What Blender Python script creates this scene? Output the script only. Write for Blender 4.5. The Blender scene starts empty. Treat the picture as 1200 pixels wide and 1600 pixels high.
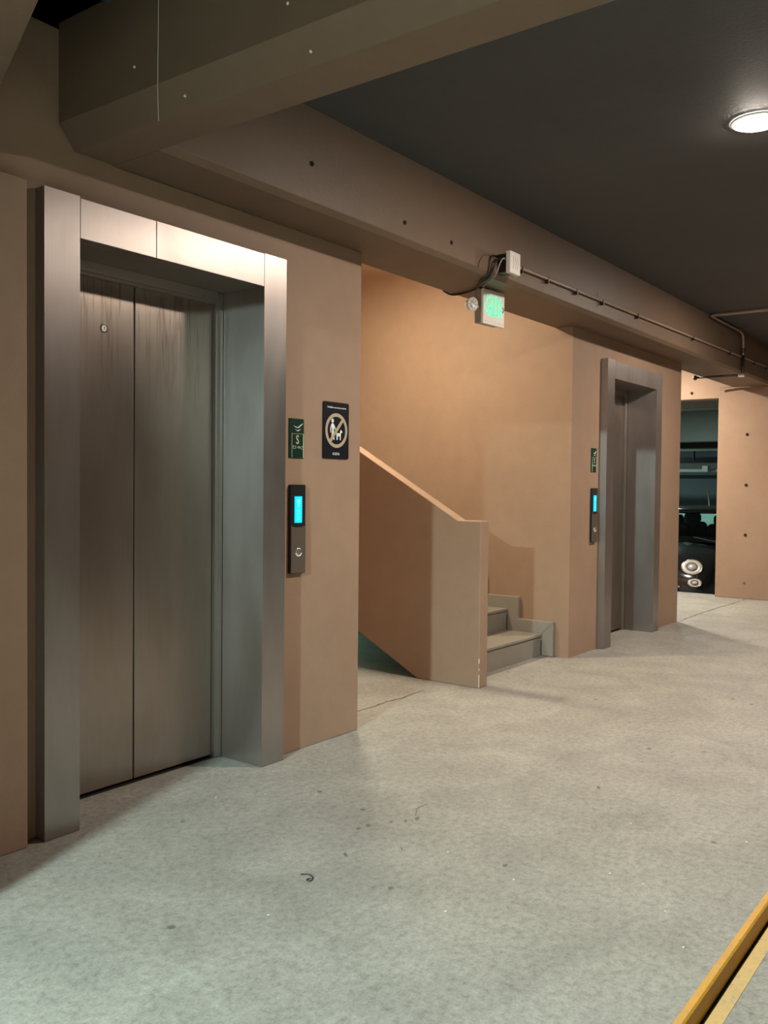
import bpy, bmesh, math, random
from mathutils import Vector, Matrix
random.seed(7)
PI = math.pi
scn = bpy.context.scene
C = scn.collection

# ------------------------------------------------------------------ camera
cd = bpy.data.cameras.new('camera'); cam = bpy.data.objects.new('camera', cd); C.objects.link(cam)
cd.sensor_fit = 'HORIZONTAL'; cd.sensor_width = 36.0; cd.lens = 36.0 * 1408.78 / 1200.0
cd.clip_start = 0.02; cd.clip_end = 200
yaw, pit, rol = (math.radians(a) for a in (36.57774658, -1.57423369, 0.56823054))
w = Vector((math.cos(yaw) * math.cos(pit), math.sin(yaw) * math.cos(pit), math.sin(pit)))
r = Vector((math.sin(yaw), -math.cos(yaw), 0)); u = r.cross(w)
r, u = r * math.cos(rol) + u * math.sin(rol), -r * math.sin(rol) + u * math.cos(rol)
M = Matrix((( r.x, u.x, -w.x, 0), (r.y, u.y, -w.y, 0), (r.z, u.z, -w.z, 1.25), (0, 0, 0, 1)))
cam.matrix_world = M
scn.camera = cam

# ------------------------------------------------------------------ world, exposure
wd = bpy.data.worlds.new('world'); scn.world = wd; wd.use_nodes = True
wd.node_tree.nodes['Background'].inputs[0].default_value = (1.0, 0.86, 0.74, 1)
wd.node_tree.nodes['Background'].inputs[1].default_value = 0.0
vs = scn.view_settings
vs.view_transform = 'Standard'; vs.look = 'None'; vs.gamma = 1.0; vs.use_curve_mapping = False
vs.exposure = 0.0
# strengths of the place's own lamps (emission of each diffuser) and their colours
LAMP = dict(
    hall=(860, (1.0, 0.88, 0.76)),       # round ceiling lamps of the hall
    cool=(10600, (0.73, 1.0, 0.97)),       # cool lamp beyond the left end
    stair=(350, (1.0, 0.88, 0.64)),      # stairwell lamp
    passage=(850, (1.0, 0.90, 0.74)),    # lamp in the side passage
    garage=(300, (0.70, 1.0, 0.94)),      # lamps in the lower garage
    under=(90, (0.45, 1.0, 0.82)),        # bulkhead lamp under the stairs
    tube=(10, (1.0, 0.88, 0.78)),        # tubes over the parking side
)

# ------------------------------------------------------------------ node helpers
def new_mat(name):
    m = bpy.data.materials.new(name); m.use_nodes = True
    nt = m.node_tree; return m, nt, nt.nodes['Principled BSDF']
def nd(nt, t, **kw):
    n = nt.nodes.new(t)
    for k, v in kw.items(): setattr(n, k, v)
    return n
def coord(nt, scale=(1, 1, 1)):
    tc = nd(nt, 'ShaderNodeNewGeometry'); mp = nd(nt, 'ShaderNodeMapping')
    mp.inputs['Scale'].default_value = scale
    nt.links.new(tc.outputs['Position'], mp.inputs['Vector']); return mp.outputs['Vector']
def noise(nt, vec, scale, detail=4, rough=0.55, dist=0):
    n = nd(nt, 'ShaderNodeTexNoise'); n.inputs['Scale'].default_value = scale
    n.inputs['Detail'].default_value = detail; n.inputs['Roughness'].default_value = rough
    n.inputs['Distortion'].default_value = dist
    nt.links.new(vec, n.inputs['Vector']); return n.outputs['Fac']
def ramp(nt, fac, stops):
    c = nd(nt, 'ShaderNodeValToRGB'); e = c.color_ramp.elements
    while len(e) < len(stops): e.new(0.5)
    for i, (p, col) in enumerate(stops):
        e[i].position = p; e[i].color = (*col, 1) if len(col) == 3 else col
    nt.links.new(fac, c.inputs['Fac']); return c.outputs['Color']
def mix(nt, a, b, fac, mode='MIX'):
    m = nd(nt, 'ShaderNodeMix', data_type='RGBA', blend_type=mode)
    for s, v in ((6, a), (7, b)):
        if isinstance(v, tuple): m.inputs[s].default_value = (*v, 1)
        else: nt.links.new(v, m.inputs[s])
    if isinstance(fac, (int, float)): m.inputs[0].default_value = fac
    else: nt.links.new(fac, m.inputs[0])
    return m.outputs[2]
def bump(nt, p, h, strength, dist=0.01):
    b = nd(nt, 'ShaderNodeBump'); b.inputs['Strength'].default_value = strength
    b.inputs['Distance'].default_value = dist
    nt.links.new(h, b.inputs['Height']); nt.links.new(b.outputs['Normal'], p.inputs['Normal'])
def g(v): return (v, v, v)

def plain(name, col, rough=0.5, metal=0.0, spec=0.5):
    m, nt, p = new_mat(name)
    p.inputs['Base Color'].default_value = (*col, 1); p.inputs['Roughness'].default_value = rough
    p.inputs['Metallic'].default_value = metal; p.inputs['Specular IOR Level'].default_value = spec
    return m
def emit(name, col, s):
    m, nt, p = new_mat(name); p.inputs['Base Color'].default_value = (*col, 1)
    p.inputs['Emission Color'].default_value = (*col, 1); p.inputs['Emission Strength'].default_value = s
    return m
def paint(name, col, var=0.06, rough=0.55, b=0.25):
    m, nt, p = new_mat(name)
    v = coord(nt)
    n1 = noise(nt, v, 1.3, 5, 0.6); n2 = noise(nt, v, 9, 5, 0.6)
    lo = tuple(c * (1 - var) for c in col); hi = tuple(min(1, c * (1 + var)) for c in col)
    c1 = ramp(nt, n1, [(0.3, lo), (0.7, hi)])
    c2 = mix(nt, c1, ramp(nt, n2, [(0.35, g(0.9)), (0.6, g(1.0))]), 0.5, 'MULTIPLY')
    nt.links.new(c2, p.inputs['Base Color']); p.inputs['Roughness'].default_value = rough
    p.inputs['Specular IOR Level'].default_value = 0.3
    bump(nt, p, noise(nt, v, 60, 5, 0.7), b, 0.004)
    return m
def steel(name, base, rough=0.36, aniso=0.75, scratch=True, top=2.1):
    m, nt, p = new_mat(name)
    fine = noise(nt, coord(nt, (1, 1, 0.012)), 260, 3, 0.6)      # vertical brushing
    smear = noise(nt, coord(nt, (1, 1, 0.35)), 5.0, 5, 0.6)      # hand smears
    c = ramp(nt, fine, [(0.25, tuple(x * 0.94 for x in base)), (0.75, base)])
    c = mix(nt, c, ramp(nt, smear, [(0.3, (0.80, 0.77, 0.74)), (0.6, (1, 1, 1))]), 0.7, 'MULTIPLY')
    if scratch:
        drip = noise(nt, coord(nt, (1, 1, 0.05)), 42, 2, 0.5)
        ge0 = nd(nt, 'ShaderNodeNewGeometry'); sx_ = nd(nt, 'ShaderNodeSeparateXYZ'); nt.links.new(ge0.outputs['Position'], sx_.inputs[0])
        mr = nd(nt, 'ShaderNodeMapRange'); nt.links.new(sx_.outputs[2], mr.inputs[0])
        mr.inputs[1].default_value = 1.55; mr.inputs[2].default_value = 2.0; mr.inputs[3].default_value = 0.06; mr.inputs[4].default_value = 0.8
        dr = ramp(nt, drip, [(0.55, (1, 1, 1)), (0.61, (0.55, 0.50, 0.46)), (0.65, (1, 1, 1)), (0.70, (1.0, 1.0, 1.0)), (0.73, (0.75, 0.70, 0.66)), (0.76, (1, 1, 1))])
        c = mix(nt, c, dr, mr.outputs[0], 'MULTIPLY')
    nt.links.new(c, p.inputs['Base Color'])
    p.inputs['Metallic'].default_value = 0.93
    rr = nd(nt, 'ShaderNodeMapRange'); nt.links.new(smear, rr.inputs[0])
    rr.inputs[3].default_value = rough - 0.06; rr.inputs[4].default_value = rough + 0.10
    nt.links.new(rr.outputs[0], p.inputs['Roughness'])
    p.inputs['Anisotropic'].default_value = aniso
    ge = nd(nt, 'ShaderNodeNewGeometry'); cx = nd(nt, 'ShaderNodeVectorMath', operation='CROSS_PRODUCT')
    nt.links.new(ge.outputs['True Normal'], cx.inputs[0]); cx.inputs[1].default_value = (0.01, 0.02, 1.0)
    nt.links.new(cx.outputs[0], p.inputs['Tangent'])
    bump(nt, p, fine, 0.05, 0.001)
    return m
def concrete(name, base):
    m, nt, p = new_mat(name)
    v = coord(nt)
    big = noise(nt, v, 0.55, 4, 0.55, 0.4); mid = noise(nt, v, 3.2, 6, 0.65, 0.6)
    fine = noise(nt, v, 38, 7, 0.78); tiny = noise(nt, v, 130, 3, 0.7)
    c = ramp(nt, mid, [(0.3, tuple(x * 0.80 for x in base)), (0.55, base), (0.75, tuple(min(1, x * 1.14) for x in base))])
    c = mix(nt, c, ramp(nt, big, [(0.35, (0.84, 0.84, 0.84)), (0.65, (1, 1, 1))]), 0.8, 'MULTIPLY')
    c = mix(nt, c, ramp(nt, fine, [(0.34, g(0.62)), (0.48, g(0.97)), (0.64, g(1.22))]), 0.85, 'MULTIPLY')
    c = mix(nt, c, ramp(nt, tiny, [(0.3, g(0.65)), (0.55, g(1.06))]), 0.6, 'MULTIPLY')
    # dark droplets and pale flecks
    sp = nd(nt, 'ShaderNodeTexVoronoi'); sp.inputs['Scale'].default_value = 5.0; nt.links.new(v, sp.inputs['Vector'])
    msk = ramp(nt, sp.outputs['Distance'], [(0.045, g(1)), (0.075, g(0))])
    keep = ramp(nt, sp.outputs['Color'], [(0.50, g(0)), (0.54, g(1))])
    c = mix(nt, c, (0.13, 0.12, 0.10), mix(nt, msk, keep, 1.0, 'MULTIPLY'))
    s2 = nd(nt, 'ShaderNodeTexVoronoi'); s2.inputs['Scale'].default_value = 11.0; nt.links.new(coord(nt, (1, 1.6, 1)), s2.inputs['Vector'])
    m2 = ramp(nt, s2.outputs['Distance'], [(0.03, g(1)), (0.07, g(0))]); k2 = ramp(nt, s2.outputs['Color'], [(0.72, g(0)), (0.75, g(1))])
    c = mix(nt, c, (0.80, 0.78, 0.72), mix(nt, m2, k2, 1.0, 'MULTIPLY'))
    nt.links.new(c, p.inputs['Base Color']); p.inputs['Roughness'].default_value = 0.62
    p.inputs['Specular IOR Level'].default_value = 0.35
    bump(nt, p, fine, 0.35, 0.006)
    return m
def worn(name, col, under, amount=0.62):
    m, nt, p = new_mat(name); v = coord(nt)
    n = noise(nt, v, 45, 6, 0.75)
    big = noise(nt, v, 8, 4, 0.6)
    c = ramp(nt, big, [(0.3, tuple(x * 0.85 for x in col)), (0.7, col)])
    c = mix(nt, c, under, ramp(nt, n, [(amount, g(0)), (amount + 0.06, g(0.8))]))
    nt.links.new(c, p.inputs['Base Color']); p.inputs['Roughness'].default_value = 0.5
    bump(nt, p, n, 0.4, 0.004); return m

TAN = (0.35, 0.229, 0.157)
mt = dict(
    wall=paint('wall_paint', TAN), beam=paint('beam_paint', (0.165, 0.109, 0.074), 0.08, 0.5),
    ceil=paint('ceiling_paint', (0.070, 0.066, 0.066), 0.08, 0.7),
    stairwall=paint('stairwell_paint', (0.315, 0.208, 0.132)),
    garage=paint('garage_paint', (0.22, 0.22, 0.20)), gblue=paint('garage_blue_paint', (0.12, 0.16, 0.17)),
    paleteal=paint('window_glow_backdrop', (0.42, 0.60, 0.54)),
    steel=steel('brushed_steel', (0.42, 0.37, 0.345), 0.39, 0.75, False), door=steel('door_steel', (0.41, 0.345, 0.30), 0.34),
    trimsteel=plain('jamb_steel', (0.42, 0.39, 0.36), 0.33, 0.93),
    floor=concrete('floor_concrete', (0.34, 0.318, 0.280)),
    tile=paint('stair_tile', (0.27, 0.245, 0.205), 0.12, 0.4, 0.1), grout=plain('grout', (0.12, 0.09, 0.07), 0.8),
    black=plain('black_plastic', (0.012, 0.012, 0.014), 0.35), rubber=plain('black_cable', (0.01, 0.009, 0.008), 0.45),
    signblack=plain('sign_black', (0.006, 0.007, 0.012), 0.4, 0.0, 0.2), white=plain('white_print', (0.85, 0.85, 0.83), 0.5),
    gold=plain('gold_print', (0.47, 0.37, 0.25), 0.45, 0.0), green=plain('green_plate', (0.004, 0.032, 0.020), 0.4, 0.0, 0.2),
    cream=plain('cream_print', (0.72, 0.68, 0.50), 0.5), whiteplastic=plain('white_plastic', (0.72, 0.66, 0.60), 0.4),
    greyplastic=plain('grey_cable', (0.33, 0.29, 0.25), 0.5), pipe=plain('painted_pipe', (0.30, 0.21, 0.16), 0.35),
    hole=plain('dark_hole', (0.01, 0.008, 0.006), 0.9), darkmetal=plain('dark_metal', (0.05, 0.042, 0.036), 0.4, 0.6),
    panelsteel=plain('panel_steel', (0.34, 0.30, 0.26), 0.42, 1.0), chrome=plain('chrome', (0.75, 0.73, 0.70), 0.2, 0.9),
    lcd=emit('display_light', (0.0, 0.50, 0.98), 1.15), lcdmark=emit('display_mark', (0.15, 0.85, 1.0), 1.3),
    led=emit('sign_led', (0.02, 0.85, 0.42), 1.0),
    yellow=worn('yellow_paint', (0.66, 0.31, 0.02), (0.33, 0.26, 0.17), 0.56),
    paleyellow=worn('pale_yellow_paint', (0.66, 0.42, 0.13), (0.36, 0.29, 0.22), 0.54),
    crack=plain('crack', (0.10, 0.07, 0.05), 0.9), stain=plain('floor_stain', (0.17, 0.14, 0.11), 0.8),
    carpaint=plain('car_paint', (0.014, 0.014, 0.015), 0.14), cartrim=plain('car_trim', (0.008, 0.008, 0.009), 0.5),
    tyre=plain('tyre', (0.015, 0.015, 0.015), 0.8), cabin=plain('cabin', (0.012, 0.012, 0.013), 0.7),
    lamprim=plain('lamp_rim', (0.80, 0.76, 0.72), 0.4), silver=plain('silver_reflector', (0.80, 0.78, 0.76), 0.35, 0.3),
)
mt['carpaint'].node_tree.nodes['Principled BSDF'].inputs['Coat Weight'].default_value = 0.6
gm, gnt, gp = new_mat('car_glass')
gp.inputs['Transmission Weight'].default_value = 1.0; gp.inputs['IOR'].default_value = 1.0
gp.inputs['Base Color'].default_value = (0.75, 0.85, 0.83, 1); gp.inputs['Roughness'].default_value = 0.0
mt['glass'] = gm
lm, lnt, lp = new_mat('lamp_lens')
lp.inputs['Base Color'].default_value = (0.8, 0.78, 0.74, 1); lp.inputs['Roughness'].default_value = 0.25
mt['lens'] = lm
for k, (s, c) in LAMP.items(): mt['lamp_' + k] = emit('diffuser_' + k, c, s)

# ------------------------------------------------------------------ mesh helpers
def box(bm, x0, x1, y0, y1, z0, z1):
    v = [bm.verts.new(p) for p in ((x0, y0, z0), (x1, y0, z0), (x1, y1, z0), (x0, y1, z0), (x0, y0, z1), (x1, y0, z1), (x1, y1, z1), (x0, y1, z1))]
    for f in ((0, 3, 2, 1), (4, 5, 6, 7), (0, 1, 5, 4), (1, 2, 6, 5), (2, 3, 7, 6), (3, 0, 4, 7)): bm.faces.new([v[i] for i in f])
    return v
def prism(bm, pts, axis, a, b):
    """extrude a 2D polygon along an axis: 'x' pts=(y,z), 'y' pts=(x,z), 'z' pts=(x,y)"""
    def P(q, t): return (t, q[0], q[1]) if axis == 'x' else ((q[0], t, q[1]) if axis == 'y' else (q[0], q[1], t))
    A = [bm.verts.new(P(q, a)) for q in pts]; B = [bm.verts.new(P(q, b)) for q in pts]; n = len(pts)
    bm.faces.new(A); bm.faces.new(B[::-1])
    for i in range(n): bm.faces.new((A[i], B[i], B[(i + 1) % n], A[(i + 1) % n]))
def frame_dirs(d):
    d = d.normalized(); a = Vector((0, 0, 1)) if abs(d.z) < 0.9 else Vector((1, 0, 0))
    s = d.cross(a).normalized(); return s, d.cross(s).normalized()
def tube(bm, pts, rad, seg=10, cap=True):
    pts = [Vector(p) for p in pts]; rings = []
    s = None
    for i, p in enumerate(pts):
        d = (pts[min(i + 1, len(pts) - 1)] - pts[max(i - 1, 0)]).normalized()
        if s is None: s, t = frame_dirs(d)
        else:
            s = (s - d * s.dot(d)).normalized(); t = d.cross(s)
        rr = rad[i] if isinstance(rad, (list, tuple)) else rad
        rings.append([bm.verts.new(p + (s * math.cos(2 * PI * k / seg) + t * math.sin(2 * PI * k / seg)) * rr) for k in range(seg)])
    for A, B in zip(rings, rings[1:]):
        for k in range(seg): bm.faces.new((A[k], A[(k + 1) % seg], B[(k + 1) % seg], B[k]))
    if cap: bm.faces.new(rings[0][::-1]); bm.faces.new(rings[-1])
def smooth_path(P, n=8):
    P = [Vector(p) for p in P]; out = []
    Q = [P[0]] + P + [P[-1]]
    for i in range(1, len(Q) - 2):
        a, b, c, d = Q[i - 1:i + 3]
        for k in range(n):
            t = k / n
            out.append(0.5 * ((2 * b) + (c - a) * t + (2 * a - 5 * b + 4 * c - d) * t * t + (-a + 3 * b - 3 * c + d) * t ** 3))
    out.append(P[-1]); return out
def lathe(bm, prof, M4, seg=24, sx=1.0, sy=1.0):
    """prof = [(r, h)] turned about local z, placed with M4"""
    rings = []
    for rr, h in prof:
        if rr < 1e-6: rings.append([bm.verts.new(M4 @ Vector((0, 0, h)))])
        else: rings.append([bm.verts.new(M4 @ Vector((rr * sx * math.cos(2 * PI * k / seg), rr * sy * math.sin(2 * PI * k / seg), h))) for k in range(seg)])
    for A, B in zip(rings, rings[1:]):
        for k in range(seg):
            a0, a1 = A[k % len(A)], A[(k + 1) % len(A)]; b0, b1 = B[k % len(B)], B[(k + 1) % len(B)]
            vs_ = []
            for q in (a0, a1, b1, b0):
                if q not in vs_: vs_.append(q)
            if len(vs_) > 2: bm.faces.new(vs_)
def facing(o, n, up=(0, 0, 1)):
    """matrix at o whose local z looks along n"""
    n = Vector(n).normalized(); up = Vector(up)
    x = up.cross(n)
    if x.length < 1e-4: x = Vector((1, 0, 0))
    x.normalize(); y = n.cross(x)
    return Matrix(((x.x, y.x, n.x, o[0]), (x.y, y.y, n.y, o[1]), (x.z, y.z, n.z, o[2]), (0, 0, 0, 1)))
def rrect(w_, h_, rad, n=5, cx=0, cy=0):
    pts = []
    for (sx, sy, a0) in ((1, 1, 0), (-1, 1, 90), (-1, -1, 180), (1, -1, 270)):
        for k in range(n + 1):
            a = math.radians(a0 + 90 * k / n)
            pts.append((cx + sx * (w_ / 2 - rad) + rad * math.cos(a), cy + sy * (h_ / 2 - rad) + rad * math.sin(a)))
    return pts
def obj(name, bm, mat, parent=None, bevel=0, smooth=False, label=None):
    bmesh.ops.recalc_face_normals(bm, faces=bm.faces)
    me = bpy.data.meshes.new(name); bm.to_mesh(me); bm.free()
    me.materials.append(mt[mat] if isinstance(mat, str) else mat)
    o = bpy.data.objects.new(name, me); C.objects.link(o)
    if parent:
        o.parent = parent
        # geometry is written in world space; move it into the parent's frame
        me.transform(parent_world(parent).inverted())
    if bevel:
        b = o.modifiers.new('bevel', 'BEVEL'); b.width = bevel; b.segments = 2; b.limit_method = 'ANGLE'; b.angle_limit = math.radians(40)
    if smooth:
        for p_ in me.polygons: p_.use_smooth = True
    if label: o['label'] = label
    return o
def parent_world(o):
    m = Matrix.Translation(o.location) @ o.rotation_euler.to_matrix().to_4x4()
    return parent_world(o.parent) @ m if o.parent else m
def thing(name, label, cat, loc, group=None):
    o = bpy.data.objects.new(name, None); C.objects.link(o); o.location = loc; o.empty_display_size = 0.1
    o['label'] = label; o['category'] = cat
    if group: o['group'] = group
    return o
def tag(o, label, cat, group=None, kind=None):
    o['label'] = label; o['category'] = cat
    if group: o['group'] = group
    if kind: o['kind'] = kind
    return o
def structure(o): o['kind'] = 'structure'; return o
def copy_tree(o, parent=None):
    c = o.copy(); C.objects.link(c); c.parent = parent
    for ch in list(o.children): copy_tree(ch, c)
    return c
def B(): return bmesh.new()
def text(name, body, size, mat, parent, M4, sx=1.0, ext=0.0006):
    cu = bpy.data.curves.new(name + '_c', 'FONT'); cu.body = body; cu.size = size
    cu.align_x = 'CENTER'; cu.align_y = 'CENTER'; cu.extrude = ext; cu.resolution_u = 3
    t = bpy.data.objects.new(name + '_t', cu); C.objects.link(t)
    bpy.context.view_layer.update()
    dg = bpy.context.evaluated_depsgraph_get()
    me = bpy.data.meshes.new_from_object(t.evaluated_get(dg))
    bpy.data.objects.remove(t)
    me.transform(M4 @ Matrix.Diagonal((sx, 1, 1, 1)))
    me.transform(parent_world(parent).inverted())
    me.materials.clear(); me.materials.append(mt[mat]); me.name = name
    o = bpy.data.objects.new(name, me); C.objects.link(o); o.parent = parent
    return o

ZC = 2.851      # ceiling
ZB = 2.44       # underside of the beams
YW = 2.85       # plane of the lift shafts' fronts
# ================================================================== STRUCTURE
b = B(); prism(b, [(-8, 0.669), (11.06, 0.669), (11.06, 9.0), (-8, 9.0)], 'z', -0.12, 0.0)
floor_o = structure(obj('floor', b, 'floor'))
b = B(); box(b, -8, 11.06, -6, 0.669, -0.17, -0.055)
structure(obj('floor', b, 'floor'))
b = B(); prism(b, [(11.06, 0.0), (12.2, -0.50), (30, -0.50), (30, -0.65), (12.0, -0.65), (11.06, -0.17)], 'y', -6, 14)
structure(obj('floor', b, 'floor'))
b = B(); box(b, -8, 11.05, -6, 2.57, ZC, ZC + 0.2); structure(obj('ceiling', b, 'ceil'))
b = B(); box(b, 8.55, 11.0, 2.99, 9.0, ZC, ZC + 0.2); structure(obj('ceiling', b, 'ceil'))
b = B(); box(b, 3.5, 6.35, 2.99, 6.6, 3.62, 3.8); structure(obj('ceiling', b, 'stairwall'))

# left shaft front with its door opening (plane y = 2.85); lower part of the wall left of the lift stands 5 cm forward
b = B(); prism(b, [(-8, 0), (1.935, 0), (1.935, 2.13), (2.885, 2.13), (2.885, 0), (3.63, 0), (3.63, ZB), (2.12, ZB), (2.12, ZC), (-8, ZC)], 'y', YW, 3.14)
structure(obj('wall_left', b, 'wall', bevel=0.004))
b = B(); box(b, -8, 1.739, 2.80, YW, 0, 2.276); structure(obj('wall_left', b, 'wall', bevel=0.004))
b = B(); box(b, 1.2, 3.4, 3.14, 3.2, 0, ZC); structure(obj('wall_left', b, 'hole'))
b = B(); box(b, 3.40, 3.63, 2.99, 3.14, ZB, 3.62); box(b, 3.40, 3.63, 3.14, 6.6, 0, 3.62); structure(obj('wall_left', b, 'wall'))
# right shaft
b = B(); prism(b, [(6.14, 0), (6.786, 0), (6.786, 2.135), (7.75, 2.135), (7.75, 0), (8.535, 0), (8.535, ZB), (6.14, ZB)], 'y', YW, 3.14)
structure(obj('wall_right', b, 'wall'))
b = B(); box(b, 6.14, 6.35, 2.99, 3.14, ZB, 3.62); box(b, 6.14, 6.35, 3.14, 6.6, 0, 3.62); box(b, 8.33, 8.535, 3.14, 9.0, 0, ZC)
structure(obj('wall_right', b, 'wall'))
b = B(); box(b, 6.35, 8.33, 3.141, 3.2, 0, ZC); structure(obj('wall_right', b, 'hole'))
b = B(); box(b, 3.63, 6.14, 6.4, 6.6, 0, 3.62); structure(obj('wall_back', b, 'stairwall'))
# far wall with the opening to the lower garage
b = B(); prism(b, [(-6, -0.17), (0.669, -0.17), (0.669, 0), (3.178, 0), (3.178, 2.33), (5.6, 2.33), (5.6, 0), (9, 0), (9, ZC), (-6, ZC)], 'x', 10.84, 11.04)
far = structure(obj('wall_far', b, 'wall', bevel=0.006))
for (y, z) in ((2.847, 1.898), (2.848, 1.316), (2.846, 0.739), (3.49, 2.405)):
    h = B(); lathe(h, [(0.0, 0.0), (0.011, 0.001), (0.016, 0.0035), (0.018, 0.0)], facing((10.8385, y, z), (-1, 0, 0)), 12)
    obj('tie_hole', h, 'hole', far)
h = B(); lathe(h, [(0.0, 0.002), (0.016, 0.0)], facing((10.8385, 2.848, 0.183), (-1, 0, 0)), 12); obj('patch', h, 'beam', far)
b = B(); box(b, 8.535, 11.04, 8.9, 9.1, 0, ZC); structure(obj('wall_back', b, 'wall'))
# parking side and near end
b = B(); box(b, -8, 11.04, -6.2, -6, -0.17, ZC); structure(obj('wall_front', b, 'wall'))
b = B(); box(b, -8.2, -8, -6.2, 3.14, -0.17, ZC); structure(obj('wall_near', b, 'gblue'))
# pier whose edge cuts the cool light off the lift's threshold
b = B(); box(b, 0.35, 0.62, 2.222, 2.80, 0, ZC); structure(obj('wall_pier', b, 'wall'))

# beam along the shafts (trim_1), with a chamfered lower edge; behind it the lintel over the stairs
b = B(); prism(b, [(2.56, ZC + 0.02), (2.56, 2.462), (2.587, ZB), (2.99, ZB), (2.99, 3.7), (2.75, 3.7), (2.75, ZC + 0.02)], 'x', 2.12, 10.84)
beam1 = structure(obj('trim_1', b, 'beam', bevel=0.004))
for (x, z) in ((2.911, 2.618), (3.593, 2.534), (4.016, 2.532)):
    h = B(); lathe(h, [(0.0, 0.0), (0.007, 0.001), (0.010, 0.0035), (0.011, 0.0)], facing((x, 2.5588, z), (0, -1, 0)), 12)
    obj('tie_hole', h, 'hole', beam1)
# cross beam in front of the left lift (trim_2)
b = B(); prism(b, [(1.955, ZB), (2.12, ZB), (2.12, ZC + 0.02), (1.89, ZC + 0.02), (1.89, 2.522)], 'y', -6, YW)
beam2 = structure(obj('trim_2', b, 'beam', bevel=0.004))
for (y, z) in ((1.755, 2.602), (2.428, 2.605), (2.225, 2.475), (1.70, 2.468)):
    h = B(); lathe(h, [(0.0, 0.003), (0.0035, 0.003), (0.005, 0.0)], facing((1.8895 if z > 2.55 else 1.926, y, z), (-1, 0, 0 if z > 2.55 else -0.7)), 10)
    obj('paint_drip', h, 'lamprim', beam2)
h = B(); tube(h, [(1.889, 2.309, 2.845), (1.889, 2.310, 2.70), (1.889, 2.312, 2.524), (1.922, 2.35, 2.482), (1.953, 2.385, 2.443)], 0.0010, 5)
obj('form_seam', h, 'lamprim', beam2)
# lower slab edge over the near left corner (trim_3)
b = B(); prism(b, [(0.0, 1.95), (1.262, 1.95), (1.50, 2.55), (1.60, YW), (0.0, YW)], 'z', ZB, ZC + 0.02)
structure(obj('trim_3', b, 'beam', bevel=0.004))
# unseen cross beam added to cut off the cool lamp's light higher up (trim_light_block)
b = B(); box(b, -0.25, -0.05, -6, YW, 2.34, ZC + 0.02); structure(obj('trim_light_block', b, 'beam'))

# cracks in the slab (parts of the floor)
def ribbon(pts, wd_, z=0.0012):
    bm = B(); L = []
    P = [Vector((x, y, z)) for x, y in pts]
    for i, p in enumerate(P):
        d = (P[min(i + 1, len(P) - 1)] - P[max(i - 1, 0)]).normalized(); n = Vector((-d.y, d.x, 0))
        k = wd_ * random.uniform(0.5, 1.2) * (0.4 if i in (0, len(P) - 1) else 1)
        L.append((bm.verts.new(p + n * k), bm.verts.new(p - n * k)))
    for (a, b_), (c, d_) in zip(L, L[1:]): bm.faces.new((a, b_, d_, c))
    return bm
def jitter(pts, n, amp):
    out = []
    for (a, b_) in zip(pts, pts[1:]):
        for k in range(n):
            t = k / n; out.append((a[0] + (b_[0] - a[0]) * t + random.uniform(-amp, amp), a[1] + (b_[1] - a[1]) * t + random.uniform(-amp, amp)))
    out.append(pts[-1]); return out
for pts, n, amp, wd_ in (
        ([(8.56, 2.84), (9.163, 2.851), (9.8, 2.848), (10.309, 2.824), (10.80, 2.81)], 6, 0.006, 0.006),
        ([(3.64, 3.06), (3.95, 3.091), (4.074, 3.078), (4.219, 3.094), (4.343, 3.067), (4.60, 3.102)], 5, 0.006, 0.005)):
    obj('crack', ribbon(jitter(pts, n, amp), wd_), 'crack', floor_o)
def blot(x, y, a, b_, rot, z=0.0015):
    bm = B(); vs_ = []
    for k in range(14):
        t = 2 * PI * k / 14; q = random.uniform(0.7, 1.15); px, py = a * q * math.cos(t), b_ * q * math.sin(t)
        vs_.append(bm.verts.new((x + px * math.cos(rot) - py * math.sin(rot), y + px * math.sin(rot) + py * math.cos(rot), z)))
    bm.faces.new(vs_); return bm
for (x, y, a, b_, rt) in ((2.573, 2.012, .016, .008, .3), (2.62, 2.003, .018, .009, .5), (2.741, 1.92, .014, .007, .6), (2.79, 1.90, .018, .008, .6),
                          (2.70, 1.955, .010, .006, .5), (2.36, 1.90, .020, .006, .8), (2.52, 1.78, .014, .003, .9), (3.55, 1.50, .018, .008, .5),
                          (2.62, 1.43, .014, .008, .2), (2.25, 1.63, .013, .008, .2)):
    obj('stain', blot(x, y, a, b_, rt), 'stain', floor_o)
obj('scratch', ribbon(jitter([(2.80, 1.915), (2.87, 1.96), (2.95, 1.96)], 3, 0.003), 0.0022), 'stain', floor_o)

# ================================================================== painted kerb edge
k = thing('painted_kerb', 'worn yellow painted floor step running along the lower right edge of the floor', 'kerb', (2.5, 0.67, 0))
b = B(); prism(b, [(0.686, 0.002), (0.669, 0.002), (0.664, -0.002), (0.6635, -0.0545), (0.669, -0.0545), (0.669, 0.0005), (0.686, 0.0005)], 'x', 0.3, 9.0)
obj('step_edge', b, 'yellow', k)
b = B(); box(b, 0.3, 9.0, 0.618, 0.654, -0.0549, -0.0535); obj('painted_band', b, 'paleyellow', k, label='pale yellow painted band')
b = B(); box(b, 0.3, 9.0, 0.6545, 0.6630, -0.0549, -0.0540); obj('joint', b, 'hole', k)

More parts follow.
